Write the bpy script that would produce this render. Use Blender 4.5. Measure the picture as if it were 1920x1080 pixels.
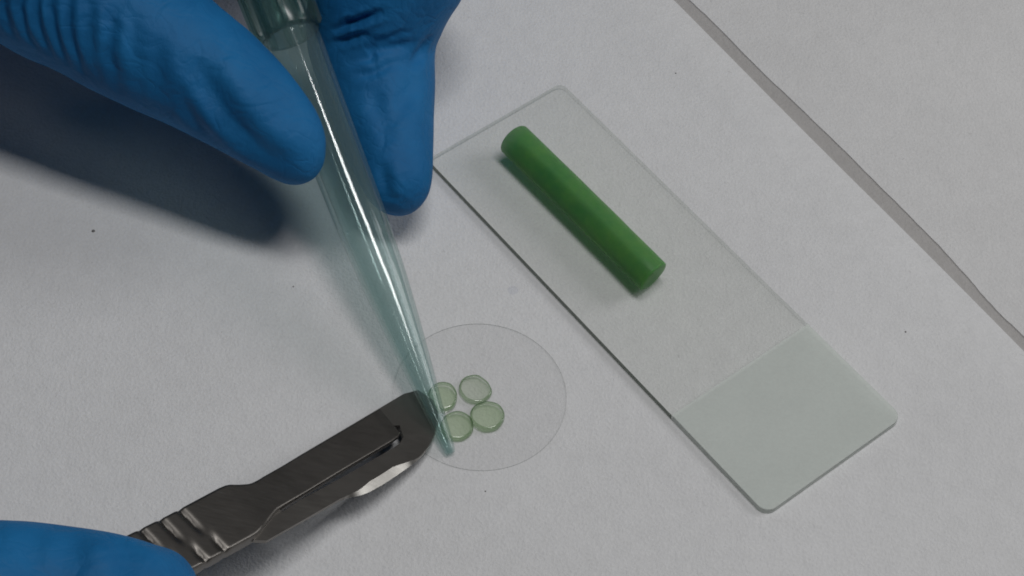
import bpy, math
import numpy as np
from mathutils import Matrix, Vector

# ------------------------------------------------------------------ scene, camera, light
sc = bpy.context.scene
for o in list(bpy.data.objects):
    bpy.data.objects.remove(o, do_unlink=True)
COL = sc.collection
MM = 0.001                                  # all sizes below are millimetres

PITCH, ROLL, DIST, FOC = 0.6205, 0.0878, 309.2223, 4000.0
_c, _s = math.cos(PITCH), math.sin(PITCH)
CAM = np.array([0, -_s * DIST, _c * DIST])
_X = np.array([1.0, 0, 0]); _Y = np.array([0, _c, _s]); CZ = np.array([0, -_s, _c])
_cr, _sr = math.cos(ROLL), math.sin(ROLL)
CX = _cr * _X + _sr * _Y
CY = -_sr * _X + _cr * _Y
cam = bpy.data.cameras.new('camera')
cam.lens = 36.0 * FOC / 1920.0
cam.sensor_width = 36.0
cam.sensor_fit = 'HORIZONTAL'
cam.clip_start = 0.01
cam.clip_end = 20.0
camo = bpy.data.objects.new('camera', cam)
COL.objects.link(camo)
M = Matrix.Identity(4)
for i in range(3):
    M[i][0], M[i][1], M[i][2], M[i][3] = CX[i], CY[i], CZ[i], CAM[i] * MM
camo.matrix_world = M
sc.camera = camo

w = bpy.data.worlds.new('World')
sc.world = w
w.use_nodes = True
bg = w.node_tree.nodes['Background']
bg.inputs[0].default_value = (1.0, 1.0, 1.0, 1)
bg.inputs[1].default_value = 0.018


def lamp(name, pos, size, size_y, watts, color, target=(0, 0, 0)):
    l = bpy.data.lights.new(name, 'AREA')
    l.shape = 'RECTANGLE'
    l.size, l.size_y = size, size_y
    l.energy = watts
    l.color = color
    o = bpy.data.objects.new(name, l)
    COL.objects.link(o)
    o.location = pos
    d = Vector(target) - Vector(pos)
    o.rotation_euler = d.to_track_quat('-Z', 'Y').to_euler()
    return o


lamp('overhead_lamp', (0.072, -0.026, 0.54), 0.078, 0.215, 0.93, (1.0, 0.993, 0.985))
lamp('added_side_fill', (0.72, 0.22, 0.52), 0.36, 0.36, 1.5, (0.99, 0.995, 1.0))  # added soft fill with no known source, brightens the drooping sheet edge

vs = sc.view_settings
vs.view_transform = 'Standard'
vs.look = 'None'
vs.exposure = 0.17
vs.gamma = 1.0
vs.use_curve_mapping = False
sc.render.engine = 'CYCLES'
cy = sc.cycles
cy.use_denoising = True
cy.max_bounces = 14
cy.diffuse_bounces = 5
cy.glossy_bounces = 6
cy.transmission_bounces = 10
cy.transparent_max_bounces = 32
cy.caustics_reflective = False
cy.pixel_filter_type = 'BLACKMAN_HARRIS'
cy.filter_width = 1.8


# ------------------------------------------------------------------ helpers
def un(px, py, h=0.0):
    """point of the place at height h (mm) seen at pixel px, py of the 1920x1080 photograph"""
    d = (px - 960) / FOC * CX - (py - 540) / FOC * CY - CZ
    return CAM + d * ((h - CAM[2]) / d[2])


def pj(P):
    d = np.asarray(P, float) - CAM
    z = -(d @ CZ)
    return np.stack([960 + FOC * (d @ CX) / z, 540 - FOC * (d @ CY) / z], -1)


def mesh_obj(name, V, F, mat, parent=None, loc=(0, 0, 0), smooth=True, angle=None, mats=None, fmat=None):
    """V in world millimetres; loc (world mm) becomes the origin"""
    V = (np.asarray(V, float) - np.asarray(loc, float)) * MM
    me = bpy.data.meshes.new(name)
    me.from_pydata(V.tolist(), [], [list(map(int, f)) for f in F])
    me.update()
    for m in (mats or [mat]):
        me.materials.append(m)
    if fmat is not None:
        me.polygons.foreach_set('material_index', np.asarray(fmat, np.int32))
    if smooth:
        me.polygons.foreach_set('use_smooth', np.ones(len(me.polygons), bool))
        if angle is not None:
            me.set_sharp_from_angle(angle=math.radians(angle))
    o = bpy.data.objects.new(name, me)
    COL.objects.link(o)
    if parent is not None:
        o.parent = parent
        pl = np.array(parent['_o'])
        o.location = ((np.asarray(loc, float) - pl) * MM).tolist()
    else:
        o.location = (np.asarray(loc, float) * MM).tolist()
    o['_o'] = [float(x) for x in loc]
    return o


def catmull(P, m=6, closed=False):
    P = np.array(P, float); n = len(P); out = []
    rng = range(n if closed else n - 1)
    for i in rng:
        p0, p1, p2, p3 = (P[(i - 1) % n], P[i], P[(i + 1) % n], P[(i + 2) % n]) if closed else (P[max(i - 1, 0)], P[i], P[i + 1], P[min(i + 2, n - 1)])
        for k in range(m):
            t = k / m
            out.append(0.5 * (2 * p1 + (p2 - p0) * t + (2 * p0 - 5 * p1 + 4 * p2 - p3) * t * t + (3 * p1 - p0 - 3 * p2 + p3) * t ** 3))
    if not closed: out.append(P[-1])
    return np.array(out)


def empty(name, loc):
    o = bpy.data.objects.new(name, None)
    COL.objects.link(o)
    o.empty_display_size = 0.005
    o.location = (np.asarray(loc, float) * MM).tolist()
    o['_o'] = [float(x) for x in loc]
    return o


def tag(o, label=None, cat=None, group=None, kind=None):
    if label: o['label'] = label
    if cat: o['category'] = cat
    if group: o['group'] = group
    if kind: o['kind'] = kind
    return o


# ------------------------------------------------------------------ materials
def new_mat(name):
    m = bpy.data.materials.new(name)
    m.use_nodes = True
    nt = m.node_tree
    nt.nodes.clear()
    out = nt.nodes.new('ShaderNodeOutputMaterial')
    return m, nt, out


def N(nt, typ, **kw):
    n = nt.nodes.new(typ)
    for k, v in kw.items():
        if k.startswith('i_'):
            n.inputs[k[2:].replace('_', ' ')].default_value = v
        else:
            setattr(n, k, v)
    return n


def L(nt, a, b):
    nt.links.new(a, b)


def coords(nt, scale):
    tc = N(nt, 'ShaderNodeTexCoord')
    mp = N(nt, 'ShaderNodeMapping')
    mp.inputs['Scale'].default_value = scale if hasattr(scale, '__len__') else (scale,) * 3
    L(nt, tc.outputs['Object'], mp.inputs['Vector'])
    return mp.outputs['Vector']


def noise(nt, vec, scale, detail=3, rough=0.55):
    n = N(nt, 'ShaderNodeTexNoise')
    n.inputs['Scale'].default_value = scale
    n.inputs['Detail'].default_value = detail
    n.inputs['Roughness'].default_value = rough
    L(nt, vec, n.inputs['Vector'])
    return n


def ramp(nt, fac, p0, c0, p1, c1):
    r = N(nt, 'ShaderNodeValToRGB')
    r.color_ramp.elements[0].position = p0
    r.color_ramp.elements[0].color = (*c0, 1)
    r.color_ramp.elements[1].position = p1
    r.color_ramp.elements[1].color = (*c1, 1)
    L(nt, fac, r.inputs[0])
    return r.outputs[0]


def math_n(nt, op, a, b=None, c=None):
    n = N(nt, 'ShaderNodeMath', operation=op)
    for k, x in enumerate((a, b, c)):
        if x is None: continue
        if isinstance(x, (int, float)): n.inputs[k].default_value = x
        else: L(nt, x, n.inputs[k])
    return n.outputs[0]


def mat_paper(name, base):
    m, nt, out = new_mat(name)
    p = N(nt, 'ShaderNodeBsdfPrincipled')
    p.inputs['Roughness'].default_value = 0.75
    p.inputs['Specular IOR Level'].default_value = 0.25
    v = coords(nt, 1000.0)                                      # millimetres
    n1 = noise(nt, v, 0.35, 4, 0.6)
    n2 = noise(nt, v, 2.2, 3, 0.6)
    n3 = noise(nt, v, 0.03, 2, 0.5)
    mix = math_n(nt, 'ADD', math_n(nt, 'MULTIPLY', n1.outputs[0], 0.4), math_n(nt, 'MULTIPLY', n2.outputs[0], 0.6))
    mix = math_n(nt, 'ADD', math_n(nt, 'MULTIPLY', mix, 0.7), math_n(nt, 'MULTIPLY', n3.outputs[0], 0.3))
    lo = tuple(b * 0.93 for b in base)
    hi = tuple(min(1, b * 1.06) for b in base)
    col = ramp(nt, mix, 0.36, lo, 0.64, hi)
    # faint flecks of fibre in the stock
    fl = noise(nt, v, 0.8, 2, 0.5)
    fk = math_n(nt, 'GREATER_THAN', fl.outputs[0], 0.745)
    mx = N(nt, 'ShaderNodeMix', data_type='RGBA')
    mx.inputs['Factor'].default_value = 0
    L(nt, math_n(nt, 'MULTIPLY', fk, 0.22), mx.inputs['Factor'])
    L(nt, col, mx.inputs[6])
    mx.inputs[7].default_value = (0.35, 0.34, 0.33, 1)
    L(nt, mx.outputs[2], p.inputs['Base Color'])
    h = math_n(nt, 'ADD', math_n(nt, 'MULTIPLY', n1.outputs[0], 0.5), math_n(nt, 'MULTIPLY', n2.outputs[0], 0.35))
    b = N(nt, 'ShaderNodeBump')
    b.inputs['Strength'].default_value = 0.75
    b.inputs['Distance'].default_value = 0.0005
    L(nt, h, b.inputs['Height'])
    L(nt, b.outputs[0], p.inputs['Normal'])
    L(nt, p.outputs[0], out.inputs[0])
    return m


def mat_glove(name):
    m, nt, out = new_mat(name)
    p = N(nt, 'ShaderNodeBsdfPrincipled')
    v = coords(nt, 1000.0)
    n1 = noise(nt, v, 0.12, 3, 0.55)
    L(nt, ramp(nt, n1.outputs[0], 0.3, (0.010, 0.128, 0.33), 0.7, (0.014, 0.168, 0.41)), p.inputs['Base Color'])
    p.inputs['Roughness'].default_value = 0.6
    p.inputs['Specular IOR Level'].default_value = 0.2
    p.inputs['Sheen Weight'].default_value = 0.0
    p.inputs['Sheen Roughness'].default_value = 0.5
    n2 = noise(nt, v, 0.45, 4, 0.6)
    n3 = noise(nt, v, 3.0, 2, 0.5)
    # thin sharp creases where the stretched film folds: valleys of a warped noise
    n4 = noise(nt, coords(nt, (1000, 700, 700)), 0.16, 2, 0.45)
    n4.inputs['Distortion'].default_value = 0.6
    v1 = math_n(nt, 'MINIMUM', math_n(nt, 'MULTIPLY', math_n(nt, 'ABSOLUTE', math_n(nt, 'SUBTRACT', n4.outputs[0], 0.52)), 16.0), 1.0)
    n5 = noise(nt, coords(nt, (800, 1000, 900)), 0.34, 2, 0.45)
    n5.inputs['Distortion'].default_value = 0.5
    v2 = math_n(nt, 'MINIMUM', math_n(nt, 'MULTIPLY', math_n(nt, 'ABSOLUTE', math_n(nt, 'SUBTRACT', n5.outputs[0], 0.47)), 14.0), 1.0)
    h = math_n(nt, 'ADD', math_n(nt, 'MULTIPLY', n2.outputs[0], 0.8), math_n(nt, 'MULTIPLY', n3.outputs[0], 0.12))
    h = math_n(nt, 'ADD', h, math_n(nt, 'MULTIPLY', v1, 0.42))
    h = math_n(nt, 'ADD', h, math_n(nt, 'MULTIPLY', v2, 0.22))
    b = N(nt, 'ShaderNodeBump')
    b.inputs['Strength'].default_value = 0.28
    b.inputs['Distance'].default_value = 0.0006
    L(nt, h, b.inputs['Height'])
    L(nt, b.outputs[0], p.inputs['Normal'])
    L(nt, p.outputs[0], out.inputs[0])
    return m


def mat_clear(name, tint, ior=1.45, rough=0.05, diffuse=None, dfac=0.0, transl=0.5, bump=None, grain=None):
    """clear or milky stuff: light passes straight through it, tinted, and it mirrors by Fresnel"""
    m, nt, out = new_mat(name)
    t = N(nt, 'ShaderNodeBsdfTransparent')
    t.inputs[0].default_value = (*tint, 1)
    g = N(nt, 'ShaderNodeBsdfGlossy')
    g.inputs['Roughness'].default_value = rough
    fr = N(nt, 'ShaderNodeFresnel')
    ge = N(nt, 'ShaderNodeNewGeometry')             # leaving the stuff mirrors no more than entering it
    L(nt, math_n(nt, 'MULTIPLY_ADD', ge.outputs['Backfacing'], 1 / ior - ior, ior), fr.inputs[0])
    base = t.outputs[0]
    if dfac > 0:
        d = N(nt, 'ShaderNodeBsdfDiffuse'); d.inputs[0].default_value = (*diffuse, 1)
        tl = N(nt, 'ShaderNodeBsdfTranslucent'); tl.inputs[0].default_value = (*diffuse, 1)
        if grain:
            v = coords(nt, 1000.0)
            g1 = noise(nt, v, grain[0], 4, 0.7); g2 = noise(nt, v, 0.11, 3, 0.6)
            gs = math_n(nt, 'ADD', math_n(nt, 'MULTIPLY', g1.outputs[0], 0.6), math_n(nt, 'MULTIPLY', g2.outputs[0], 0.4))
            gc = ramp(nt, gs, 0.35, tuple(c * (1 - grain[1]) for c in diffuse), 0.65, tuple(min(1, c * (1 + grain[1])) for c in diffuse))
            L(nt, gc, d.inputs[0]); L(nt, gc, tl.inputs[0])
        mm = N(nt, 'ShaderNodeMixShader'); mm.inputs[0].default_value = transl
        L(nt, d.outputs[0], mm.inputs[1]); L(nt, tl.outputs[0], mm.inputs[2])
        m2 = N(nt, 'ShaderNodeMixShader'); m2.inputs[0].default_value = dfac
        L(nt, base, m2.inputs[1]); L(nt, mm.outputs[0], m2.inputs[2])
        base = m2.outputs[0]
    mx = N(nt, 'ShaderNodeMixShader')
    L(nt, fr.outputs[0], mx.inputs[0])
    L(nt, base, mx.inputs[1])
    L(nt, g.outputs[0], mx.inputs[2])
    if bump:
        n = noise(nt, coords(nt, 1000.0), bump[0], 3)
        b = N(nt, 'ShaderNodeBump')
        b.inputs['Strength'].default_value = bump[1]
        b.inputs['Distance'].default_value = 0.0003
        L(nt, n.outputs[0], b.inputs['Height'])
        L(nt, b.outputs[0], g.inputs['Normal'])
        L(nt, b.outputs[0], fr.inputs['Normal'])
    L(nt, mx.outputs[0], out.inputs[0])
    return m


def mat_metal(name, col, rough, streak=True):
    m, nt, out = new_mat(name)
    p = N(nt, 'ShaderNodeBsdfPrincipled')
    p.inputs['Metallic'].default_value = 1.0
    v = coords(nt, (250, 3000, 1000))
    n = noise(nt, v, 1.0, 3)
    n2 = noise(nt, coords(nt, 1000), 0.25, 3)
    L(nt, ramp(nt, n2.outputs[0], 0.3, tuple(c * 0.85 for c in col), 0.7, col), p.inputs['Base Color'])
    r = math_n(nt, 'MULTIPLY_ADD', n.outputs[0], 0.10, rough - 0.05)
    L(nt, r, p.inputs['Roughness'])
    if streak:
        b = N(nt, 'ShaderNodeBump')
        b.inputs['Strength'].default_value = 0.05
        b.inputs['Distance'].default_value = 0.0001
        L(nt, n.outputs[0], b.inputs['Height'])
        L(nt, b.outputs[0], p.inputs['Normal'])
    L(nt, p.outputs[0], out.inputs[0])
    return m


def mat_gel(name, col, dfac, tint):
    m, nt, out = new_mat(name)
    p = N(nt, 'ShaderNodeBsdfPrincipled')
    v = coords(nt, 1000.0)
    n = noise(nt, v, 0.16, 3)
    n2 = noise(nt, v, 1.1, 4, 0.65)
    f = math_n(nt, 'ADD', math_n(nt, 'MULTIPLY', n.outputs[0], 0.7), math_n(nt, 'MULTIPLY', n2.outputs[0], 0.3))
    L(nt, ramp(nt, f, 0.36, (col[0] * 0.66, col[1] * 0.78, col[2] * 0.9), 0.64, (col[0] * 1.3, col[1] * 1.08, col[2] * 0.95)), p.inputs['Base Color'])
    p.inputs['Roughness'].default_value = 0.42
    p.inputs['Specular IOR Level'].default_value = 0.25
    p.inputs['Subsurface Weight'].default_value = 0.8
    p.inputs['Subsurface Radius'].default_value = (0.35, 1.0, 0.3)
    p.inputs['Subsurface Scale'].default_value = 0.0016
    bp = N(nt, 'ShaderNodeBump')
    bp.inputs['Strength'].default_value = 0.15
    bp.inputs['Distance'].default_value = 0.0003
    L(nt, n2.outputs[0], bp.inputs['Height'])
    L(nt, bp.outputs[0], p.inputs['Normal'])
    t = N(nt, 'ShaderNodeBsdfTransparent'); t.inputs[0].default_value = (*tint, 1)
    b = N(nt, 'ShaderNodeMixShader'); b.inputs[0].default_value = dfac
    L(nt, t.outputs[0], b.inputs[1]); L(nt, p.outputs[0], b.inputs[2])
    L(nt, b.outputs[0], out.inputs[0])
    va = N(nt, 'ShaderNodeVolumeAbsorption')
    va.inputs['Color'].default_value = (0.28, 0.78, 0.26, 1)
    va.inputs['Density'].default_value = 320.0
    L(nt, va.outputs[0], out.inputs['Volume'])
    return m


PAPER = mat_paper('white_paper', (0.795, 0.796, 0.805))
PAPER2 = mat_paper('white_paper_below', (0.775, 0.772, 0.775))
GLOVE = mat_glove('blue_nitrile')
GLASS = mat_clear('slide_glass', (0.990, 0.994, 0.987), 1.28, 0.02)
EDGE_D = mat_clear('slide_edge_dark_reflection', (0.22, 0.25, 0.22), 1.3, 0.25, (0.08, 0.09, 0.08), 0.45)  # dark internal reflection of the near long side, put into the tint
EDGE_L = mat_clear('slide_edge_pale_reflection', (0.84, 0.86, 0.84), 1.2, 0.2)  # same glass edge tinted paler, for the fainter reflection of the far sides
FROST = mat_clear('frosted_coating', (0.945, 0.965, 0.95), 1.15, 0.5, (0.81, 0.858, 0.818), 0.80, 0.15, (3.0, 0.4), (2.4, 0.05))
EDGE_F = mat_clear('slide_edge_frosted', (0.95, 0.96, 0.95), 1.1, 0.4, (0.86, 0.885, 0.865), 0.6, 0.6)
COVER = mat_clear('coverslip_glass', (0.995, 0.995, 0.995), 1.2, 0.03)
COVER_E = mat_clear('coverslip_edge', (0.55, 0.57, 0.56), 1.3, 0.2)
PLASTIC = mat_clear('teal_polypropylene', (0.888, 0.940, 0.934), 1.5, 0.07, (0.58, 0.80, 0.78), 0.09, 0.5)
PLASTIC_R = mat_clear('teal_polypropylene_rib', (0.70, 0.82, 0.80), 1.45, 0.22, (0.26, 0.42, 0.41), 0.14, 0.5)
STEEL = mat_metal('dull_steel', (0.19, 0.178, 0.165), 0.42)
STEEL_B = mat_metal('blade_steel', (0.26, 0.245, 0.228), 0.40)
STEEL_E = mat_metal('ground_edge_steel', (0.40, 0.385, 0.36), 0.40)
GEL = mat_gel('green_gel', (0.118, 0.335, 0.10), 0.62, (0.92, 0.97, 0.92))
SLICE = mat_clear('green_gel_slice', (0.968, 0.994, 0.945), 1.42, 0.05, (0.72, 0.90, 0.60), 0.10, 0.5, (0.8, 0.5))
SLICE_C = mat_clear('clear_gel_slice', (0.985, 0.997, 0.972), 1.42, 0.05, (0.76, 0.90, 0.66), 0.06, 0.5, (0.8, 0.5))
SLICE_R = mat_clear('green_gel_slice_rim', (0.66, 0.76, 0.62), 1.6, 0.07, (0.34, 0.48, 0.29), 0.16, 0.5)  # darker tint stands in for refraction in the slice wall
DUST = new_mat('dark_dust')
_p = N(DUST[1], 'ShaderNodeBsdfPrincipled'); _p.inputs['Base Color'].default_value = (0.2, 0.19, 0.19, 1)
_p.inputs['Roughness'].default_value = 0.9
L(DUST[1], _p.outputs[0], DUST[2].inputs[0]); DUST = DUST[0]
SMUDGE = mat_clear('grey_smudge', (0.97, 0.975, 0.99), 1.01, 0.5, (0.55, 0.55, 0.6), 0.05)

# ------------------------------------------------------------------ surface: lower sheet, upper sheet with its lifted edge
LOWZ = -1.6
V = [(-420, -300, LOWZ), (420, -300, LOWZ), (420, 420, LOWZ), (-420, 420, LOWZ)]
BENCH = mat_paper('grey_bench', (0.50, 0.485, 0.475))
o = mesh_obj('table_surface', V, [(0, 1, 2, 3)], BENCH, smooth=False)
tag(o, 'grey bench top showing in the narrow gap between the sheets', None, None, 'structure')

# edge of the upper sheet: runs diagonally; n points out across the edge, e along it
E0 = un(1263, 0, -1.3); E1 = un(1920, 659, -1.3)
E0[2] = E1[2] = 0
ed = E1 - E0; elen = np.linalg.norm(ed); ed /= elen
en = np.array([-ed[1], ed[0], 0.0])
if en[0] < 0: en = -en


def curl_h(t):                              # droop of the edge along it
    return -1.3 - 0.06 * math.sin(5.1 * t + 0.4)


ts = np.linspace(-2.2, 3.2, 150)
ds = np.concatenate([[-420, -200, -100, -60, -40, -25, -18], np.linspace(-14, 0, 29)])
V = []; F = []
for t in ts:
    tt = max(-0.3, min(1.3, t))
    h = curl_h(tt)
    for d in ds:
        x = max(0.0, (d + 8.5) / 8.5)
        z = h * x ** 2.0
        wob = 0.04 * math.sin(9 * t + 1)
        q = E0 + ed * (t * elen) + en * (d + wob * x)
        V.append((q[0], q[1], z))
nd = len(ds)
for i in range(len(ts) - 1):
    for j in range(nd - 1):
        a = i * nd + j
        F.append((a, a + nd, a + nd + 1, a + 1))
# thickness of the sheet
n0 = len(V)
V2 = [(x, y, LOWZ + 0.03) for x, y, z in V]
F2 = [tuple(n0 + k for k in reversed(f)) for f in F]
FS = [(i * nd + nd - 1, (i + 1) * nd + nd - 1, n0 + (i + 1) * nd + nd - 1, n0 + i * nd + nd - 1)[::-1] for i in range(len(ts) - 1)]
V = V + V2; F = F + F2 + FS
nrm = np.cross(np.array(V[F[0][1]]) - V[F[0][0]], np.array(V[F[0][2]]) - V[F[0][1]])
if nrm[2] < 0: F = [f[::-1] for f in F]
o = mesh_obj('paper_sheet', V, F, PAPER, angle=40)
tag(o, 'white paper sheet under the slide, its cut edge drooping along the gap', 'paper')


# second sheet beyond the gap, its edge slightly wavy
G = [un(x + 3 + 4 * max(0, min(1, (x - 1290) / 300)) * max(0, min(1, (1850 - x) / 100)), y, -1.45) for x, y in ((1150, -150), (1245, -45), (1290.5, 0), (1330, 38), (1430, 140), (1505, 212), (1582, 288), (1660, 366), (1714, 420), (1765, 472), (1812, 522), (1842, 556), (1872, 588), (1920, 634), (2050, 765), (2400, 1130))]
G = catmull(G, 5)
G = np.array([g + en * (0.03 * math.sin(i * 0.9) + 0.03 * math.sin(i * 2.3 + 1)) for i, g in enumerate(G)])
V = []; F = []
far = [0, 1.0, 4.0, 15, 330]
for z in (-1.45, LOWZ + 0.03):
    for g in G:
        for d in far: V.append((g[0] + en[0] * d, g[1] + en[1] * d, z))
nd = len(far); n0 = len(G) * nd
for i in range(len(G) - 1):
    for j in range(nd - 1):
        a = i * nd + j
        F.append((a, a + 1, a + nd + 1, a + nd)); F.append((n0 + a, n0 + a + nd, n0 + a + nd + 1, n0 + a + 1))
    a = i * nd
    F.append((a, a + nd, n0 + a + nd, n0 + a))
nrm = np.cross(np.array(V[F[0][1]]) - V[F[0][0]], np.array(V[F[0][2]]) - V[F[0][1]])
if nrm[2] < 0: F = [f[::-1] for f in F]
o = mesh_obj('paper_sheet', V, F, PAPER2, smooth=False)
tag(o, 'bare white paper sheet beyond the narrow grey gap', 'paper')

# ------------------------------------------------------------------ microscope slide
SX, SY, STH = 20.8815, 2.3299, -0.8304
su = np.array([math.cos(STH), math.sin(STH), 0]); sv = np.array([-math.sin(STH), math.cos(STH), 0])
SLN, SWD, STK = 76.0, 26.0, 1.0
FROST_U = 19.6


def slide_pt(u, v, z): return np.array([SX, SY, 0]) + su * u + sv * v + np.array([0, 0, z])


def rrect(u0, u1, v0, v1, radii, n=7):
    """outline, counter-clockwise; radii for corners (u0,v0),(u1,v0),(u1,v1),(u0,v1)"""
    pts = []
    cs = [(u0, v0, 1, 1, math.pi), (u1, v0, -1, 1, 1.5 * math.pi), (u1, v1, -1, -1, 0), (u0, v1, 1, -1, 0.5 * math.pi)]
    for (cu, cv, du, dv, a0), r in zip(cs, radii):
        if r <= 0:
            pts.append((cu, cv)); continue
        for k in range(n):
            a = a0 + 0.5 * math.pi * k / (n - 1)
            pts.append((cu + du * r + r * math.cos(a), cv + dv * r + r * math.sin(a)))
    return pts


def prism(pts, z0, z1, cham=0.0):
    """closed prism over outline pts (u,v) -> V, F, side flag"""
    n = len(pts)
    P = np.array(pts)
    c = P.mean(0)
    d = np.roll(P, -1, 0) - np.roll(P, 1, 0)
    nn = np.stack([d[:, 1], -d[:, 0]], 1); nn /= np.linalg.norm(nn, axis=1)[:, None] + 1e-9
    rings = [(P - nn * cham, z0), (P, z0 + cham), (P, z1 - cham), (P - nn * cham, z1)] if cham > 0 else [(P, z0), (P, z1)]
    V = []; F = []; S = []
    for R, z in rings: V += [(a, b, z) for a, b in R]
    for k in range(len(rings) - 1):
        for i in range(n):
            j = (i + 1) % n
            F.append((k * n + i, k * n + j, (k + 1) * n + j, (k + 1) * n + i)); S.append(i)
    F.append(tuple(range(n))[::-1]); S.append(-1)
    F.append(tuple((len(rings) - 1) * n + i for i in range(n))); S.append(-2)
    return V, F, S


base = slide_pt(0, 0, 0)
slide = empty('microscope_slide', base)
tag(slide, 'clear glass microscope slide with a frosted end lying on white paper', 'microscope slide')
ub = SLN / 2 - FROST_U
pts = rrect(-SLN / 2, SLN / 2, -SWD / 2, SWD / 2, (0.5, 1.7, 1.7, 1.3))
k_ = [i for i, p in enumerate(pts) if p[1] == -SWD / 2 or abs(p[1] + SWD / 2) < 1e-9]
pts.insert(max(i for i in k_ if pts[i][0] < 0) + 1, (ub, -SWD / 2))
V, F, S = prism(pts, 0.02, STK)
P = np.array(pts)
fm = []
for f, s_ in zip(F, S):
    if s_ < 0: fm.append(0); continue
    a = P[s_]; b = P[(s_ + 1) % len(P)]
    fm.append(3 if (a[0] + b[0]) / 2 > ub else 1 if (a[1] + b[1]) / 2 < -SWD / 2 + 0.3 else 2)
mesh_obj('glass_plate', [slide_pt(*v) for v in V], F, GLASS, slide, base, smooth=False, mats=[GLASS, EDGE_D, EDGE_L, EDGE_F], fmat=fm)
pts = rrect(ub, SLN / 2 - 0.04, -SWD / 2 + 0.04, SWD / 2 - 0.04, (0, 1.7, 1.7, 0))
V, F, S = prism(pts, STK + 0.006, STK + 0.04)
F = [f for f, s_ in zip(F, S) if s_ != -1]      # painted coat: top and its edge
o = mesh_obj('frosted_end', [slide_pt(*v) for v in V], F, FROST, slide, base, smooth=False)
o['label'] = 'matt grey-green frosted marking area at the slide end'

# ------------------------------------------------------------------ green gel cylinder on the slide
GR = 2.62
ga = un(963, 260, STK + GR); gb = un(1226, 520, STK + GR)
gd = gb - ga; gl = np.linalg.norm(gd); gd /= gl
gside = np.cross([0, 0, 1.0], gd); gup = np.cross(gd, gside)
prof = [(0.0, 0.0), (0.0, 1.6), (0.02, 2.4), (0.10, 2.55), (0.22, GR)]
prof = prof + [(gl * k / 12, GR * (1 + 0.005 * math.sin(k * 1.9) + 0.004 * math.sin(k * 4.1))) for k in range(1, 12)] + [(gl - a, r) for a, r in prof[::-1]]
NS = 40
V = []; F = []
for k, (a, r) in enumerate(prof):
    for i in range(NS):
        th = 2 * math.pi * i / NS
        bend = 0.08 * math.sin(math.pi * a / gl)
        q = ga + gd * a + gside * (r * math.cos(th) + bend) + gup * (r * math.sin(th))
        # the cut end is not quite square
        if k >= len(prof) - 5: q = q + gd * (0.35 * math.sin(th) - 0.25 * math.cos(th)) * r / GR
        if q[2] < STK + 0.06: q[2] = STK + 0.06
        V.append(q)
for k in range(len(prof) - 1):
    for i in range(NS):
        j = (i + 1) % NS
        F.append((k * NS + i, k * NS + j, (k + 1) * NS + j, (k + 1) * NS + i))
o = mesh_obj('gel_cylinder', V, F, GEL, None, (*((ga + gb) / 2)[:2], STK), angle=38)
tag(o, 'dark green gel cylinder lying along the glass slide', 'gel cylinder')

# ------------------------------------------------------------------ round coverslip
CC = np.array([-3.1561, -18.9583, 0]); CR = 12.1414; CT = 0.16
n = 128
pts = [(CR * math.cos(2 * math.pi * i / n), CR * math.sin(2 * math.pi * i / n)) for i in range(n)]
V, F, S = prism(pts, 0.02, CT)
o = mesh_obj('coverslip', [CC + np.array(v) for v in V], F, COVER, None, CC, smooth=False, mats=[COVER, COVER_E],
             fmat=[0 if s_ < 0 else 1 for s_ in S])
tag(o, 'thin round glass coverslip carrying the pale green slices', 'coverslip')


# ------------------------------------------------------------------ gel slices
def gel_slice(px, py, r, th, seed, label, tilt=(0, 0), notch=None, asp=1.0, face=None):
    rs = np.random.RandomState(seed)
    c = un(px, py, CT + th)
    c[2] = CT + 0.02
    n = 56
    ph = rs.rand(4) * 6.28
    out = []
    for i in range(n):
        a = 2 * math.pi * i / n
        rr = r * (1 + 0.018 * math.sin(2 * a + ph[0]) + 0.012 * math.sin(3 * a + ph[1]) + 0.008 * math.sin(7 * a + ph[2]))
        if notch:
            da = abs((a - notch[0] + math.pi) % (2 * math.pi) - math.pi)
            rr *= 1 - notch[2] * max(0, 1 - (da / notch[1]) ** 2)
        out.append((rr * math.cos(a) * asp, rr * math.sin(a)))
    out = np.array(out)

    def place(v):
        z = v[2] + tilt[0] * (v[0] / r) + tilt[1] * (v[1] / r)
        return np.array([c[0] + v[0], c[1] + v[1], c[2] + max(0.0, z)])
    t = empty('gel_slice', c)
    tag(t, label, 'gel slice', 'gel slices on the coverslip')
    # rim: outer wall with rounded shoulders
    sr = 0.30
    rings = [(0.985, 0.0), (1.0, 0.12)] + [(1 - sr / r * (1 - math.cos(q)), th - sr + sr * math.sin(q)) for q in np.linspace(0, math.pi / 2, 7)]
    f0 = rings[-1][0]
    V = []; F = []
    for s_, z in rings: V += [place((a * s_, b * s_, z)) for a, b in out]
    for k in range(len(rings) - 1):
        for i in range(n):
            j = (i + 1) % n
            F.append((k * n + i, k * n + j, (k + 1) * n + j, (k + 1) * n + i))
    mesh_obj('rim', V, F, SLICE_R, t, c)
    # faces
    V = []; F = []
    fr = [f0, 0.7, 0.4]
    for s_ in fr: V += [place((a * s_, b * s_, th + 0.04 * math.sin(3 * a / r + ph[3]) * (1 - s_))) for a, b in out]
    V.append(place((0, 0, th - 0.03)))
    for k in range(len(fr) - 1):
        for i in range(n):
            j = (i + 1) % n
            F.append((k * n + i, k * n + j, (k + 1) * n + j, (k + 1) * n + i))
    for i in range(n): F.append(((len(fr) - 1) * n + i, (len(fr) - 1) * n + (i + 1) % n, len(fr) * n))
    b0 = len(V)
    V += [place((a * 0.985, b * 0.985, 0.0)) for a, b in out]
    F.append(tuple(b0 + i for i in range(n))[::-1])
    mesh_obj('face', V, F, face or SLICE, t, c)
    return t


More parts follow.
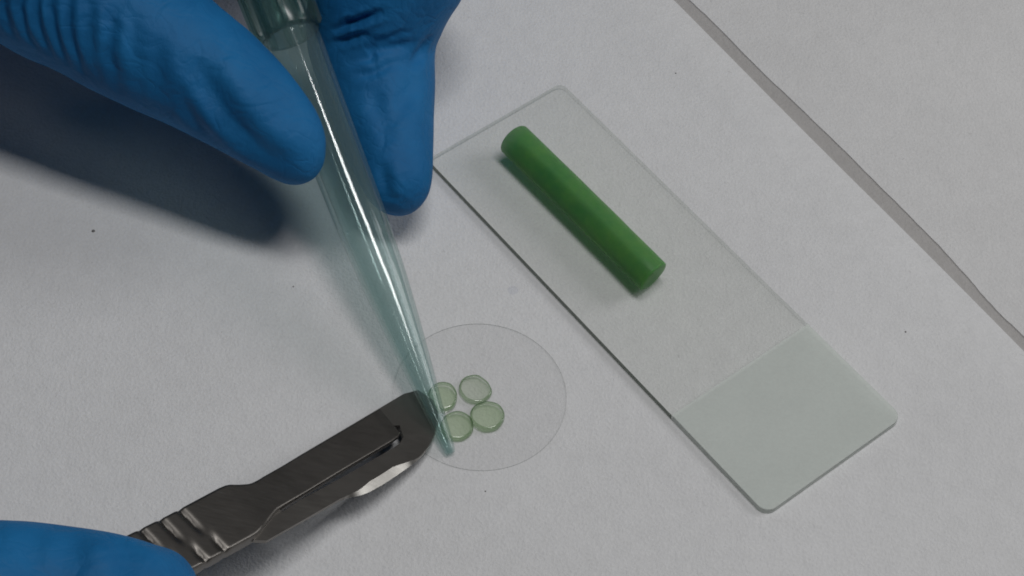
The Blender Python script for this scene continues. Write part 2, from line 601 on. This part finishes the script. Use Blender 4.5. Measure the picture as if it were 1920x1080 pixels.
gel_slice(830, 741, 2.25, 1.1, 1, 'pale green gel slice half hidden behind the pipette tip, nearest the hand', (0.10, 0.2), None, 0.9)
gel_slice(892, 727, 2.32, 0.75, 2, 'palest gel slice with a clear bite out of its far rim', (0, 0), (0.7, 0.8, 0.13), face=SLICE_C)
gel_slice(914, 777, 2.35, 1.0, 5, 'whole pale green gel slice lying farthest from the pipette tip', (0.05, 0))
gel_slice(857, 796, 2.28, 0.9, 9, 'pale green gel slice touching the very end of the pipette tip', (-0.04, 0.05))

# ------------------------------------------------------------------ pipette tip
T0 = un(845, 850, 0.75); T1 = un(545, 70, 21.0)
TL = np.linalg.norm(T1 - T0); TA = (T1 - T0) / TL
TS = np.cross(TA, [0, 0, 1.0]); TS /= np.linalg.norm(TS); TU = np.cross(TS, TA)


def revolve(prof, n, closed=False):
    V = []; F = []
    for a, r in prof:
        for i in range(n):
            th = 2 * math.pi * i / n
            V.append(T0 + TA * a + TS * (r * math.cos(th)) + TU * (r * math.sin(th)))
    m = len(prof)
    for k in range(m if closed else m - 1):
        k2 = (k + 1) % m
        for i in range(n):
            j = (i + 1) % n
            F.append((k * n + i, k * n + j, k2 * n + j, k2 * n + i))
    return V, F


tip = empty('pipette_tip', T0)
tag(tip, 'translucent teal plastic pipette tip held between gloved thumb and finger', 'pipette tip')
outer = [(0.0, 0.62), (1.2, 0.72), (5.4, 1.16), (9.9, 1.80), (14.5, 2.28), (19.1, 2.72), (23.5, 3.16), (27.1, 3.42), (31.5, 3.58), (35.7, 3.68), (45, 3.88), (55, 4.08), (TL + 0.2, 4.26)]
inner = [(a, r - (0.32 if a < 6 else 0.32 + 0.38 * min(1, (a - 6) / 14))) for a, r in outer]


def fine(pr, m=4):
    out = []
    for (a, r), (b, q) in zip(pr[:-1], pr[1:]):
        for k in range(m): out.append((a + (b - a) * k / m, r + (q - r) * k / m))
    return out + [pr[-1]]


def smooth_prof(pr, it=6):
    pr = fine(pr, 2)
    r = np.array([p[1] for p in pr])
    for _ in range(it): r[1:-1] = 0.25 * r[:-2] + 0.5 * r[1:-1] + 0.25 * r[2:]
    return [(p[0], float(x)) for p, x in zip(pr, r)]


OA = np.array(outer); IA = np.array(inner)
outer = [tuple(map(float, p)) for p in catmull(OA, 6)]; inner = [tuple(map(float, p)) for p in catmull(IA, 6)]
outer = smooth_prof(outer, 400); inner = smooth_prof(inner, 400)
V, F = revolve(outer + inner[::-1], 72, True)
mesh_obj('tip_body', V, F, PLASTIC, tip, T0)
# collar: a wider sleeve with a rounded shoulder and ribs along it
CL0 = TL + 0.2
V, F = revolve([(CL0, 3.5), (CL0, 4.40), (CL0 + 0.35, 4.58), (CL0 + 3, 4.62), (CL0 + 11.5, 4.75), (CL0 + 12.2, 4.6), (CL0 + 12.2, 3.7), (CL0 + 6, 3.55)], 72, True)
col = mesh_obj('collar', V, F, PLASTIC_R, tip, T0)
NR = 12
for k in range(NR):
    th = 2 * math.pi * (k + 0.3) / NR
    rd = TS * math.cos(th) + TU * math.sin(th)
    tg = -TS * math.sin(th) + TU * math.cos(th)
    V = []
    for a, r0, r1, hw in ((CL0 + 0.4, 4.5, 4.8, 0.3), (CL0 + 1.0, 4.55, 5.2, 0.42), (CL0 + 10.2, 4.68, 5.4, 0.46), (CL0 + 11.0, 4.7, 4.9, 0.3)):
        for r, h in ((r0 - 0.05, -hw), (r1, -hw * 0.55), (r1, hw * 0.55), (r0 - 0.05, hw)):
            V.append(T0 + TA * a + rd * r + tg * h)
    F = []
    for q in range(3):
        for i in range(3): F.append((q * 4 + i, q * 4 + i + 1, q * 4 + 4 + i + 1, q * 4 + 4 + i))
    F += [(3, 2, 1, 0), (12, 13, 14, 15)]
    mesh_obj('rib', V, F, PLASTIC_R, col, T0, angle=40)

# ------------------------------------------------------------------ scalpel
SA = un(815, 800, 1.1); SB = un(300, 1050, 15.0)
sax = SB - SA; sax /= np.linalg.norm(sax)
slat = np.cross([0, 0, 1.0], sax); slat /= np.linalg.norm(slat)
sn = np.cross(sax, slat)
tl_ = math.radians(-5)
slat = slat * math.cos(tl_) + sn * math.sin(tl_)
sn = np.cross(sax, slat)
if sn[2] < 0: raise RuntimeError('scalpel frame')


def sp(u, v, z): return SA + sax * u + slat * v + sn * z


scal = empty('scalpel', sp(0, 0, 0))
tag(scal, 'dull grey steel scalpel with its blade beside the pipette tip', 'scalpel')
so = sp(0, 0, 0)


# blade: flat plate with a ground bevel along the curved edge
def spx(px, py):
    d = (px - 960) / FOC * CX - (py - 540) / FOC * CY - CZ
    P = CAM + d * (((SA - CAM) @ sn) / (d @ sn)) - SA
    return float(P @ sax), float(P @ slat)


spine = [spx(440, 930), spx(465, 915), spx(560, 857), spx(660, 798), spx(755.6, 741)]
point = [spx(783, 734)]
edge = catmull([spx(812, 752), spx(822, 782), spx(817, 810), spx(807, 835), spx(789, 858), spx(763, 878), spx(718.5, 908), spx(681.5, 927), spx(645, 935)], 5)
heel = [spx(638, 937), spx(570, 976), spx(499, 1016), spx(474, 1015), spx(490, 980)]
inner_e = []
for k, (u, v) in enumerate(edge):
    a = edge[max(k - 1, 0)]; b = edge[min(k + 1, len(edge) - 1)]
    d = b - a; d /= np.linalg.norm(d)
    nn_ = np.array([d[1], -d[0]])
    frac = k / (len(edge) - 1)
    wd = 1.2 * (0.12 + 0.88 * min(1, max(0, (u - 6.0) / 4.0))) * min(1, 5 * (1 - frac) + 0.02)
    q = np.array([u, v]) + nn_ * wd
    if q @ np.array([0, 1]) > v + 0.01: q = np.array([u, v]) - nn_ * wd
    inner_e.append(q)
inner_e = np.array(inner_e)
BT = 0.32
ol = spine + point + [tuple(p) for p in inner_e] + heel
slot = [spx(748, 800), spx(755, 822), spx(748, 834), spx(735, 843), spx(640, 898), spx(560, 941), spx(528, 962), spx(500, 940), spx(720, 802)]


def plate_with_slot(outer, hole, z0, z1):
    from mathutils.geometry import tessellate_polygon
    pts = list(outer) + list(hole); n = len(pts)
    tri = tessellate_polygon([[Vector((a, b, 0)) for a, b in outer], [Vector((a, b, 0)) for a, b in hole]])
    V = [(a, b, z1) for a, b in pts] + [(a, b, z0) for a, b in pts]
    F = []
    for t in tri:
        p, q, r = (np.array(pts[k]) for k in t)
        t = tuple(t) if np.cross(np.append(q - p, 0), np.append(r - p, 0))[2] > 0 else tuple(t)[::-1]
        F.append(t); F.append(tuple(n + k for k in t[::-1]))
    for lo_, m in ((0, len(outer)), (len(outer), len(hole))):
        ring_ = pts[lo_:lo_ + m]
        area = sum(a[0] * b[1] - a[1] * b[0] for a, b in zip(ring_, ring_[1:] + ring_[:1]))
        ccw = (area > 0) == (lo_ == 0)
        for i in range(m):
            a, b = lo_ + i, lo_ + (i + 1) % m
            f = (n + a, n + b, b, a)
            F.append(f if ccw else f[::-1])
    return V, F


V, F = plate_with_slot([tuple(map(float, p)) for p in ol], slot, -BT, BT)
blade = mesh_obj('blade', [sp(*v) for v in V], F, STEEL_B, scal, so, smooth=False)
ne = len(edge)
V = [sp(p[0], p[1], BT) for p in inner_e] + [sp(p[0], p[1], -0.02) for p in edge] + [sp(p[0], p[1], -BT) for p in inner_e]
F = []
for k in range(ne - 1):
    F.append((k, k + 1, ne + k + 1, ne + k)); F.append((ne + k, ne + k + 1, 2 * ne + k + 1, 2 * ne + k))
o = mesh_obj('cutting_edge', V, F, STEEL_E, blade, so, angle=30)
o['label'] = 'bright ground bevel along the curved cutting edge'

# handle with tang: grid in (u, s) with an upper and a lower skin
us = np.concatenate([np.linspace(5.6, 7.2, 9), np.linspace(7.6, 36, 50), np.linspace(36.3, 62, 110), np.linspace(63, 90, 26)])


def interp(x, pts):
    pts = sorted(pts)
    return np.interp(x, [p[0] for p in pts], [p[1] for p in pts])


UP = [spx(744, 775), spx(736, 767), spx(720, 764), spx(560, 859), spx(478, 908), spx(465, 914.5), spx(446, 916.5), spx(422, 917), spx(407, 923), spx(311, 974.5), (60, -4.3), (84, -4.2), (87, -3.9), (89, -3.0), (90, -1.5)]
LO = [spx(752, 808), spx(746, 822), spx(733, 832), spx(640, 887), spx(537, 950), spx(515, 966), spx(497, 990), spx(482, 1008), spx(472, 1015), spx(425, 1041), spx(381.5, 1065), (60, 4.0), (84, 4.0), (87, 3.7), (89, 2.8), (90, 1.3)]
TH = [(5.6, 0.30), (7.2, 0.45), (24, 0.6), (30, 0.95), (33, 1.1), (128, 1.2)]


def groove(u, v):
    d = 0.0
    for k in range(7):                      # upper row: notches reaching in from the spine side, lower row from the other side
        g = 40.4 + 3.1 * k
        x = u - g + 0.12 * (v + 2.6)
        m = 1 / (1 + math.exp((v + 0.75) * 3.2))
        d += 0.36 * math.exp(-(x / 0.42) ** 2) * m
        g = 39.3 + 3.1 * k
        x = u - g + 0.35 * (v - 1.5) ** 2 * 0.25
        m = 1 / (1 + math.exp((0.85 - v) * 3.2))
        d += 0.36 * math.exp(-(x / 0.42) ** 2) * m
    return d


NV = 27
V = []; F = []
for sgn in (1, -1):
    for u in us:
        a = interp(u, UP); b = interp(u, LO); th = interp(u, TH)
        for k in range(NV):
            s_ = k / (NV - 1)
            s2 = 0.5 - 0.5 * math.cos(math.pi * s_) if True else s_
            v = a + (b - a) * s2
            e = min(v - a, b - v)
            rnd = min(1.0, e / (0.3 if u > 28 else 0.14))
            z = th * (0.55 + 0.45 * math.sqrt(max(0, 1 - (1 - rnd) ** 2)))
            if u > 37: z -= groove(u, v) * (1 if sgn > 0 else 0.9)
            zz = sgn * z
            V.append(sp(u, v, zz + 0.15))
nu = len(us); off = nu * NV
for i in range(nu - 1):
    for j in range(NV - 1):
        a = i * NV + j
        F.append((a, a + NV, a + NV + 1, a + 1)); F.append((off + a, off + a + 1, off + a + NV + 1, off + a + NV))
    a = i * NV; b = i * NV + NV - 1
    F.append((a, off + a, off + a + NV, a + NV)); F.append((b, b + NV, off + b + NV, off + b))
for i in (0, nu - 1):
    for j in range(NV - 1):
        a = i * NV + j
        f = (a, a + 1, off + a + 1, off + a)
        F.append(f if i == 0 else f[::-1])
mesh_obj('handle', V, F, STEEL, scal, so, angle=35)

# ------------------------------------------------------------------ gloved hands: one continuous skin grown round a skeleton
def surface_nets(D, origin, h):
    nx, ny, nz = D.shape
    ins = D < 0
    cnt = np.zeros((nx - 1, ny - 1, nz - 1), np.int8)
    for dx in (0, 1):
        for dy in (0, 1):
            for dz in (0, 1):
                cnt += ins[dx:nx - 1 + dx, dy:ny - 1 + dy, dz:nz - 1 + dz]
    act = (cnt > 0) & (cnt < 8)
    idx = np.full(act.shape, -1, np.int64)
    cells = np.argwhere(act)
    idx[act] = np.arange(len(cells))
    acc = np.zeros((len(cells), 3)); num = np.zeros(len(cells))
    corners = [np.array((a, b, c)) for a in (0, 1) for b in (0, 1) for c in (0, 1)]
    for p in corners:
        for ax in range(3):
            if p[ax]: continue
            q = p.copy(); q[ax] = 1
            a = D[tuple((cells + p).T)]; b = D[tuple((cells + q).T)]
            m = (a < 0) != (b < 0)
            t = np.where(m, a / np.where(m, a - b, 1), 0)
            pos = np.repeat(p[None].astype(float), len(cells), 0); pos[:, ax] = t
            acc[m] += pos[m]; num[m] += 1
    V = (cells + acc / num[:, None]) * h + origin
    F = []
    for ax in range(3):
        sl0 = [slice(1, None)] * 3; sl0[ax] = slice(None)
        lo = [slice(1, -1)] * 3; lo[ax] = slice(0, -1)
        hi = [slice(1, -1)] * 3; hi[ax] = slice(1, None)
        a = ins[tuple(lo)]; b = ins[tuple(hi)]
        for sign, m in ((1, a & ~b), (-1, b & ~a)):
            e = np.argwhere(m)
            if not len(e): continue
            e = e + 1; e[:, ax] -= 1
            o1, o2 = (ax + 1) % 3, (ax + 2) % 3
            q = []
            for d1, d2 in ((0, 0), (1, 0), (1, 1), (0, 1)):
                c = e.copy(); c[:, o1] -= 1 - d1; c[:, o2] -= 1 - d2
                q.append(idx[tuple(c.T)])
            q = np.stack(q, 1)
            F.append(q if sign > 0 else q[:, ::-1])
    return V, np.concatenate(F)


def smin(a, b, k):
    h = np.maximum(k - np.abs(a - b), 0) / k
    return np.minimum(a, b) - h * h * k * 0.25


def chain_sdf(G, joints, sub=5):
    """distance to a tapered tube through joints (x, y, z, r), smoothed by Catmull-Rom"""
    Q = catmull(joints, sub)
    D = np.full(G.shape[:-1], 1e3, np.float32)
    lo = G[0, 0, 0]; h = G[1, 0, 0, 0] - G[0, 0, 0, 0]
    for a, b in zip(Q[:-1], Q[1:]):
        m = max(a[3], b[3]) + 9
        i0 = np.maximum(np.floor((np.minimum(a[:3], b[:3]) - m - lo) / h).astype(int), 0)
        i1 = np.ceil((np.maximum(a[:3], b[:3]) + m - lo) / h).astype(int) + 1
        sl = tuple(slice(max(0, x), max(0, y)) for x, y in zip(i0, i1))
        g = G[sl]
        if g.size == 0: continue
        ab = (b[:3] - a[:3]).astype(np.float32)
        t = np.clip(((g - a[:3].astype(np.float32)) @ ab) / max(1e-6, float(ab @ ab)), 0, 1)
        d = np.linalg.norm(g - a[:3].astype(np.float32) - t[..., None] * ab, axis=-1) - (a[3] + t * (b[3] - a[3])).astype(np.float32)
        D[sl] = np.minimum(D[sl], d)
    return D


def J(px, py, z, rpx):
    p = un(px, py, z)
    s_ = FOC / (-((p - CAM) @ CZ))
    return (p[0], p[1], p[2], rpx / s_)


def vnormals(V, F):
    n = np.cross(V[F[:, 1]] - V[F[:, 0]], V[F[:, 2]] - V[F[:, 0]])
    Nn = np.zeros_like(V)
    for c in range(3):
        for k in range(3): Nn[:, k] += np.bincount(F[:, c], n[:, k], len(V))
    return Nn / (np.linalg.norm(Nn, axis=1)[:, None] + 1e-12)


def build_hand(name, palm, fingers, creases, vox, lumps, label, cat, seed, squash=None):
    allj = np.array([j for c in palm + fingers for j in c])
    lo = (allj[:, :3] - allj[:, 3:4]).min(0) - 6
    hi = (allj[:, :3] + allj[:, 3:4]).max(0) + 6
    nn_ = np.ceil((hi - lo) / vox).astype(int) + 1
    ax = [np.arange(k, dtype=np.float32) * vox + l for k, l in zip(nn_, lo)]
    G = np.stack(np.meshgrid(*ax, indexing='ij'), -1).astype(np.float32)
    DP = None
    for c in palm:
        d = chain_sdf(G, c, 3)
        DP = d if DP is None else smin(DP, d, 9.0)
    D = DP
    for c in fingers:
        d = smin(chain_sdf(G, c, 4), DP, 7.0)
        D = np.minimum(D, d)
    V, F = surface_nets(D, lo.astype(float), vox)
    del G, D, DP
    F = np.concatenate([F[:, [0, 1, 2]], F[:, [0, 2, 3]]])

    def links():
        e = np.sort(np.concatenate([F[:, [0, 1]], F[:, [1, 2]], F[:, [2, 0]]]), 1)
        e = np.unique(e, axis=0)
        return e, np.bincount(e.ravel(), minlength=len(V)).astype(float)
    E, deg = links()

    def relax(X, lam):
        S_ = np.zeros_like(X)
        for c in range(X.shape[1]):
            S_[:, c] = np.bincount(E[:, 0], X[E[:, 1], c], len(X)) + np.bincount(E[:, 1], X[E[:, 0], c], len(X))
        return X + lam * (S_ / deg[:, None] - X)
    for _ in range(10):                     # relax the voxel steps
        V = relax(V, 0.5); V = relax(V, -0.52)
    for rnd in range(2):                    # finer skin where the folds are
        P2 = pj(V)
        vis = (P2[:, 0] > -150) & (P2[:, 0] < 2070) & (P2[:, 1] > -150) & (P2[:, 1] < 1230) & (((CAM - V) * vnormals(V, F)).sum(1) > -0.35 * np.linalg.norm(CAM - V, axis=1))
        mk = vis[E[:, 0]] & vis[E[:, 1]]
        key = E[:, 0].astype(np.int64) * len(V) + E[:, 1]
        mid = np.full(len(E), -1, np.int64); mid[mk] = len(V) + np.arange(mk.sum())
        order = np.argsort(key); skey = key[order]

        def mids(a, b):
            k = np.minimum(a, b).astype(np.int64) * n_old + np.maximum(a, b)
            return mid[order[np.searchsorted(skey, k)]]
        n_old = len(V)
        V = np.concatenate([V, 0.5 * (V[E[mk, 0]] + V[E[mk, 1]])])
        a, b, c = F.T
        m = np.stack([mids(a, b), mids(b, c), mids(c, a)], 1)
        out = []
        nm = (m >= 0).sum(1)
        out.append(F[nm == 0])
        k = nm == 3
        A, Mx = F[k], m[k]
        out += [np.stack(x, 1) for x in ((A[:, 0], Mx[:, 0], Mx[:, 2]), (Mx[:, 0], A[:, 1], Mx[:, 1]), (Mx[:, 2], Mx[:, 1], A[:, 2]), (Mx[:, 0], Mx[:, 1], Mx[:, 2]))]
        for r in range(3):                  # one or two split edges, rotated to a standard place
            k = (nm == 1) & (m[:, r] >= 0)
            A = np.roll(F[k], -r, 1); Mx = np.roll(m[k], -r, 1)
            out += [np.stack((A[:, 0], Mx[:, 0], A[:, 2]), 1), np.stack((Mx[:, 0], A[:, 1], A[:, 2]), 1)]
            k = (nm == 2) & (m[:, r] < 0)
            A = np.roll(F[k], -r, 1); Mx = np.roll(m[k], -r, 1)
            out += [np.stack((A[:, 0], A[:, 1], Mx[:, 1]), 1), np.stack((A[:, 0], Mx[:, 1], Mx[:, 2]), 1), np.stack((Mx[:, 2], Mx[:, 1], A[:, 2]), 1)]
        F = np.concatenate(out)
        E, deg = links()
        for _ in range(3):
            V = relax(V, 0.5); V = relax(V, -0.52)

    Nn = vnormals(V, F)
    if ((V - V.mean(0)) * Nn).sum() < 0:
        F = F[:, ::-1]; Nn = -Nn
    disp = np.zeros(len(V))
    rs = np.random.RandomState(seed)
    for wl, amp in lumps:                   # slack of the thin glove over the skin
        for _ in range(5):
            k = rs.randn(3); k *= 2 * math.pi / (wl * np.linalg.norm(k) * rs.uniform(0.8, 1.3))
            disp += amp * np.sin(V @ k + rs.rand() * 6.28) / 2.2
    face = ((CAM - V) * Nn).sum(1) > 0
    P2 = pj(V)
    cand = np.where(face & (np.abs(P2[:, 0] - 960) < 1500) & (np.abs(P2[:, 1] - 540) < 1100))[0]
    PC = P2[cand]; depth = ((V[cand] - CAM) @ -CZ)
    for path, wdt, dep in creases:          # folds: curves on the skin, each a groove (or, if negative, a ridge) with lips
        wdt = wdt * 0.8
        pts = []
        for q in catmull([(*p,) for p in path], 4):
            d2 = ((PC - q) ** 2).sum(1)
            nb = np.where(d2 < d2.min() + 60)[0]
            pts.append(V[cand[nb[np.argmin(depth[nb])]]])
        pts = np.array(pts)
        bb = ((V > pts.min(0) - 6) & (V < pts.max(0) + 6)).all(1)
        ids = np.where(bb)[0]
        X = V[ids]
        best = np.full(len(ids), 1e9); par = np.zeros(len(ids))
        m = len(pts) - 1
        for i in range(m):
            a, b = pts[i], pts[i + 1]
            ab = b - a
            t = np.clip(((X - a) @ ab) / max(1e-9, ab @ ab), 0, 1)
            d = np.linalg.norm(X - a - t[:, None] * ab, axis=1)
            u = d < best
            best[u] = d[u]; par[u] = (i + t[u]) / m
        fade = np.clip(np.minimum(par, 1 - par) * 2.6 + 0.05, 0, 1)
        prof_ = -np.exp(-(best / wdt) ** 2) + 0.25 * np.exp(-((best - 1.9 * wdt) / (0.9 * wdt)) ** 2)
        disp[ids] += 1.05 * dep * prof_ * fade
    V = V + Nn * disp[:, None]
    for _ in range(2):
        V = relax(V, 0.25)
    if squash is not None: V = squash(V)
    base = np.array([V[:, 0].mean(), V[:, 1].mean(), V[:, 2].min()])
    o = mesh_obj(name, V, F, GLOVE, None, base)
    tag(o, label, cat)
    return o


# hand that holds the pipette tip (comes in from the upper left)
thumb = [J(562, 302, 19.0, 42), J(548, 284, 19.6, 62), J(522, 250, 20.8, 82), J(436, 176, 23.5, 106), J(323, 100, 26.0, 126), J(200, 28, 28.5, 138), J(40, -66, 31.5, 150),
         (-88, 32, 37, 12.5), (-112, 46, 42, 14), (-138, 60, 46, 15)]
index = [J(746, 354, 9.0, 48), J(742, 332, 9.4, 68), J(725, 250, 10.4, 88), J(708, 150, 12.2, 108), J(696, 62, 15.2, 121), J(714, 0, 20, 130), J(768, -130, 30, 124),
         (-32, 46, 42, 9.8), (-56, 56, 47, 11), (-82, 62, 48, 12)]
middle = [(-33, 62, 14, 6.3), (-26, 62, 20, 7), (-14, 64, 34, 7.8), (-22, 70, 46, 8.8), (-56, 79, 48, 10.5), (-84, 76, 48, 12)]
ring = [(-46, 78, 13, 6), (-38, 78, 18, 6.8), (-24, 84, 32, 7.5), (-34, 88, 42, 8.3), (-66, 93, 44, 10), (-92, 86, 46, 12)]
little = [(-60, 92, 11, 5.2), (-52, 93, 14, 5.8), (-42, 100, 26, 6.3), (-52, 104, 34, 7), (-78, 105, 38, 9), (-100, 95, 44, 11)]
palm = [[(-82, 38, 38, 10), (-64, 43, 42, 9.5), (-46, 48, 44, 9)], [(-165, 74, 48, 17), (-130, 72, 48, 16), (-80, 68, 48, 12)], [(-130, 76, 47, 15), (-92, 80, 48, 13)], [(-130, 82, 46, 14), (-98, 92, 44, 12)],
        [(-125, 58, 46, 14), (-96, 50, 42, 12), (-76, 56, 44, 10)], [(-165, 74, 48, 17), (-200, 80, 50, 20), (-240, 88, 52, 24)]]
creases = [
    # thumb: slack fold along the pad, its branch, and the rucked folds behind the joint
    ([(378, 100), (386, 150), (420, 220), (480, 285), (545, 322)], 2.1, 0.95),
    ([(330, 170), (360, 228), (410, 278)], 1.4, 0.4),
    ([(300, 60), (290, 130), (306, 205)], 1.6, 0.35),
    ([(460, 70), (505, 130), (545, 190), (575, 240)], 2.6, 0.35),
    ([(232, -20), (208, 60), (204, 120), (220, 182)], 1.2, 0.6),
    ([(252, 0), (250, 90), (268, 190)], 1.6, 0.3),
    ([(136, -40), (124, 30), (140, 110), (158, 150)], 0.8, 0.42),
    ([(104, -50), (92, 20), (106, 90), (128, 132)], 0.75, 0.42),
    ([(76, -60), (62, 10), (72, 70), (96, 112)], 0.75, 0.42),
    ([(48, -70), (34, 0), (42, 60), (64, 98)], 0.7, 0.40),
    ([(16, -80), (2, -10), (8, 45), (28, 84)], 0.85, 0.45),
    ([(176, -20), (164, 50), (172, 110), (188, 165)], 1.1, 0.3),
    # finger: hooked crease beside the tip, fine wrinkles over the joint, soft folds down the pad
    ([(618, 64), (650, 50), (685, 40), (722, 27)], 0.75, 1.15),
    ([(620, 88), (650, 78), (690, 68)], 0.8, 0.7),
    ([(690, 88), (730, 80), (775, 62)], 0.8, 0.4),
    ([(640, 118), (690, 104), (740, 92), (786, 84)], 0.9, 0.45),
    ([(650, 140), (700, 128), (760, 112)], 0.9, 0.35),
    ([(812, 70), (795, 100), (770, 130)], 1.2, 0.5),
    ([(690, 150), (716, 210), (728, 268)], 1.8, 0.45),
    ([(790, 140), (766, 185), (742, 235)], 1.5, 0.4),
    ([(706, 300), (716, 350), (724, 386)], 1.2, 0.5),
]
build_hand('gloved_hand', palm, [thumb, index, middle, ring, little], creases, 0.85, [(16, 0.10), (7, 0.05)],
           'blue nitrile gloved hand pinching the teal pipette tip', 'gloved hand', 3)

# hand that holds the scalpel (lower left corner, mostly out of the picture)
z0 = 24.0
thumb = [J(288, 1108, 22.4, 84), J(264, 1127, 23.0, 108), J(200, 1124, z0, 124), J(110, 1122, 23.5, 136), J(0, 1124, 25, 148), J(-150, 1150, 28, 160),
         (-98, -76, 31, 13), (-125, -86, 34, 15)]
index = [(-40, -76, 10, 5.6), (-44, -77.5, 11.5, 6.8), (-58, -81, 17, 7.8), (-76, -90, 28, 8.6), (-112, -108, 38, 10.5), (-135, -108, 38, 12)]
middle = [(-60, -88, 8.4, 6.4), (-66, -90, 10, 7.2), (-78, -98, 17, 8), (-88, -106, 27, 8.6), (-120, -122, 33, 10.5), (-142, -118, 35, 12)]
ring = [(-80, -97, 7.2, 6), (-86, -100, 9, 6.8), (-94, -112, 16, 7.5), (-104, -122, 24, 8.2), (-130, -136, 27, 10), (-150, -128, 31, 12)]
little = [(-96, -106, 6.8, 5.2), (-102, -112, 8.4, 5.8), (-110, -126, 13, 6.5), (-122, -136, 19, 7.2), (-142, -146, 21, 9), (-158, -136, 27, 11)]
palm = [[(-195, -124, 32, 18), (-160, -112, 34, 16), (-128, -98, 36, 13)], [(-160, -116, 34, 15), (-138, -116, 35, 12)], [(-165, -124, 31, 15), (-146, -132, 30, 12)],
        [(-150, -100, 34, 14), (-120, -86, 34, 13)], [(-195, -124, 32, 18), (-230, -136, 34, 21), (-265, -148, 36, 24)]]
creases = [
    ([(228, 1000), (240, 1040), (236, 1085)], 2.2, 0.55),
    ([(150, 990), (140, 1030), (150, 1080)], 2.0, 0.3),
    ([(70, 985), (64, 1030), (70, 1080)], 1.6, 0.3),
]
build_hand('gloved_hand', palm, [thumb, index, middle, ring, little], creases, 0.95, [(18, 0.12), (8, 0.05)],
           'blue gloved hand gripping the steel scalpel, only its thumb in view', 'gloved hand', 8)

# ------------------------------------------------------------------ specks on the paper
def speck(name, px, py, r, mat, label, seed, th=0.12, cat='dust speck', asp=1.0):
    rs = np.random.RandomState(seed)
    c = un(px, py, 0.05); c[2] = 0.0
    n = 14
    V = []; F = []
    rr = 1 + 0.12 * rs.randn(n)
    rr = (np.roll(rr, 1) + rr + np.roll(rr, -1)) / 3
    for s_, z in ((0.9, 0.004), (1.0, th * 0.5), (0.6, th)):
        for i in range(n):
            a = 2 * math.pi * i / n
            V.append(c + np.array([r * s_ * rr[i] * math.cos(a) * asp, r * s_ * rr[i] * math.sin(a), z]))
    for k in range(2 if mat is DUST else 0):
        for i in range(n):
            j = (i + 1) % n
            F.append((k * n + i, k * n + j, (k + 1) * n + j, (k + 1) * n + i))
    F.append(tuple(2 * n + i for i in range(n)))
    if mat is not DUST: V = V[2 * n:]; F = [tuple(range(n))]
    o = mesh_obj(name, V, F, mat, None, c)
    tag(o, label, cat, 'specks on the paper')


speck('dust_speck', 175, 433, 0.26, DUST, 'largest dark speck on the paper, below the shadow of the thumb', 1)
speck('dust_speck', 550, 537, 0.12, DUST, 'tiny dark speck on the paper beside the shadow of the pipette tip', 2, 0.08)
speck('dust_speck', 1267, 137, 0.12, DUST, 'tiny dark speck on the paper between slide and lifted edge', 3, 0.06)
speck('dust_speck', 910, 921, 0.11, DUST, 'tiny dark speck on the paper just below the coverslip', 4, 0.06)
speck('dust_speck', 1698, 622, 0.14, DUST, 'small dark speck on the paper beside the frosted slide end', 5, 0.06)
speck('paper_smudge', 962, 543, 1.3, SMUDGE, 'faint grey-blue smudge on the paper between coverslip and slide', 6, 0.006, 'smudge')

for o in bpy.data.objects:
    if '_o' in o: del o['_o']
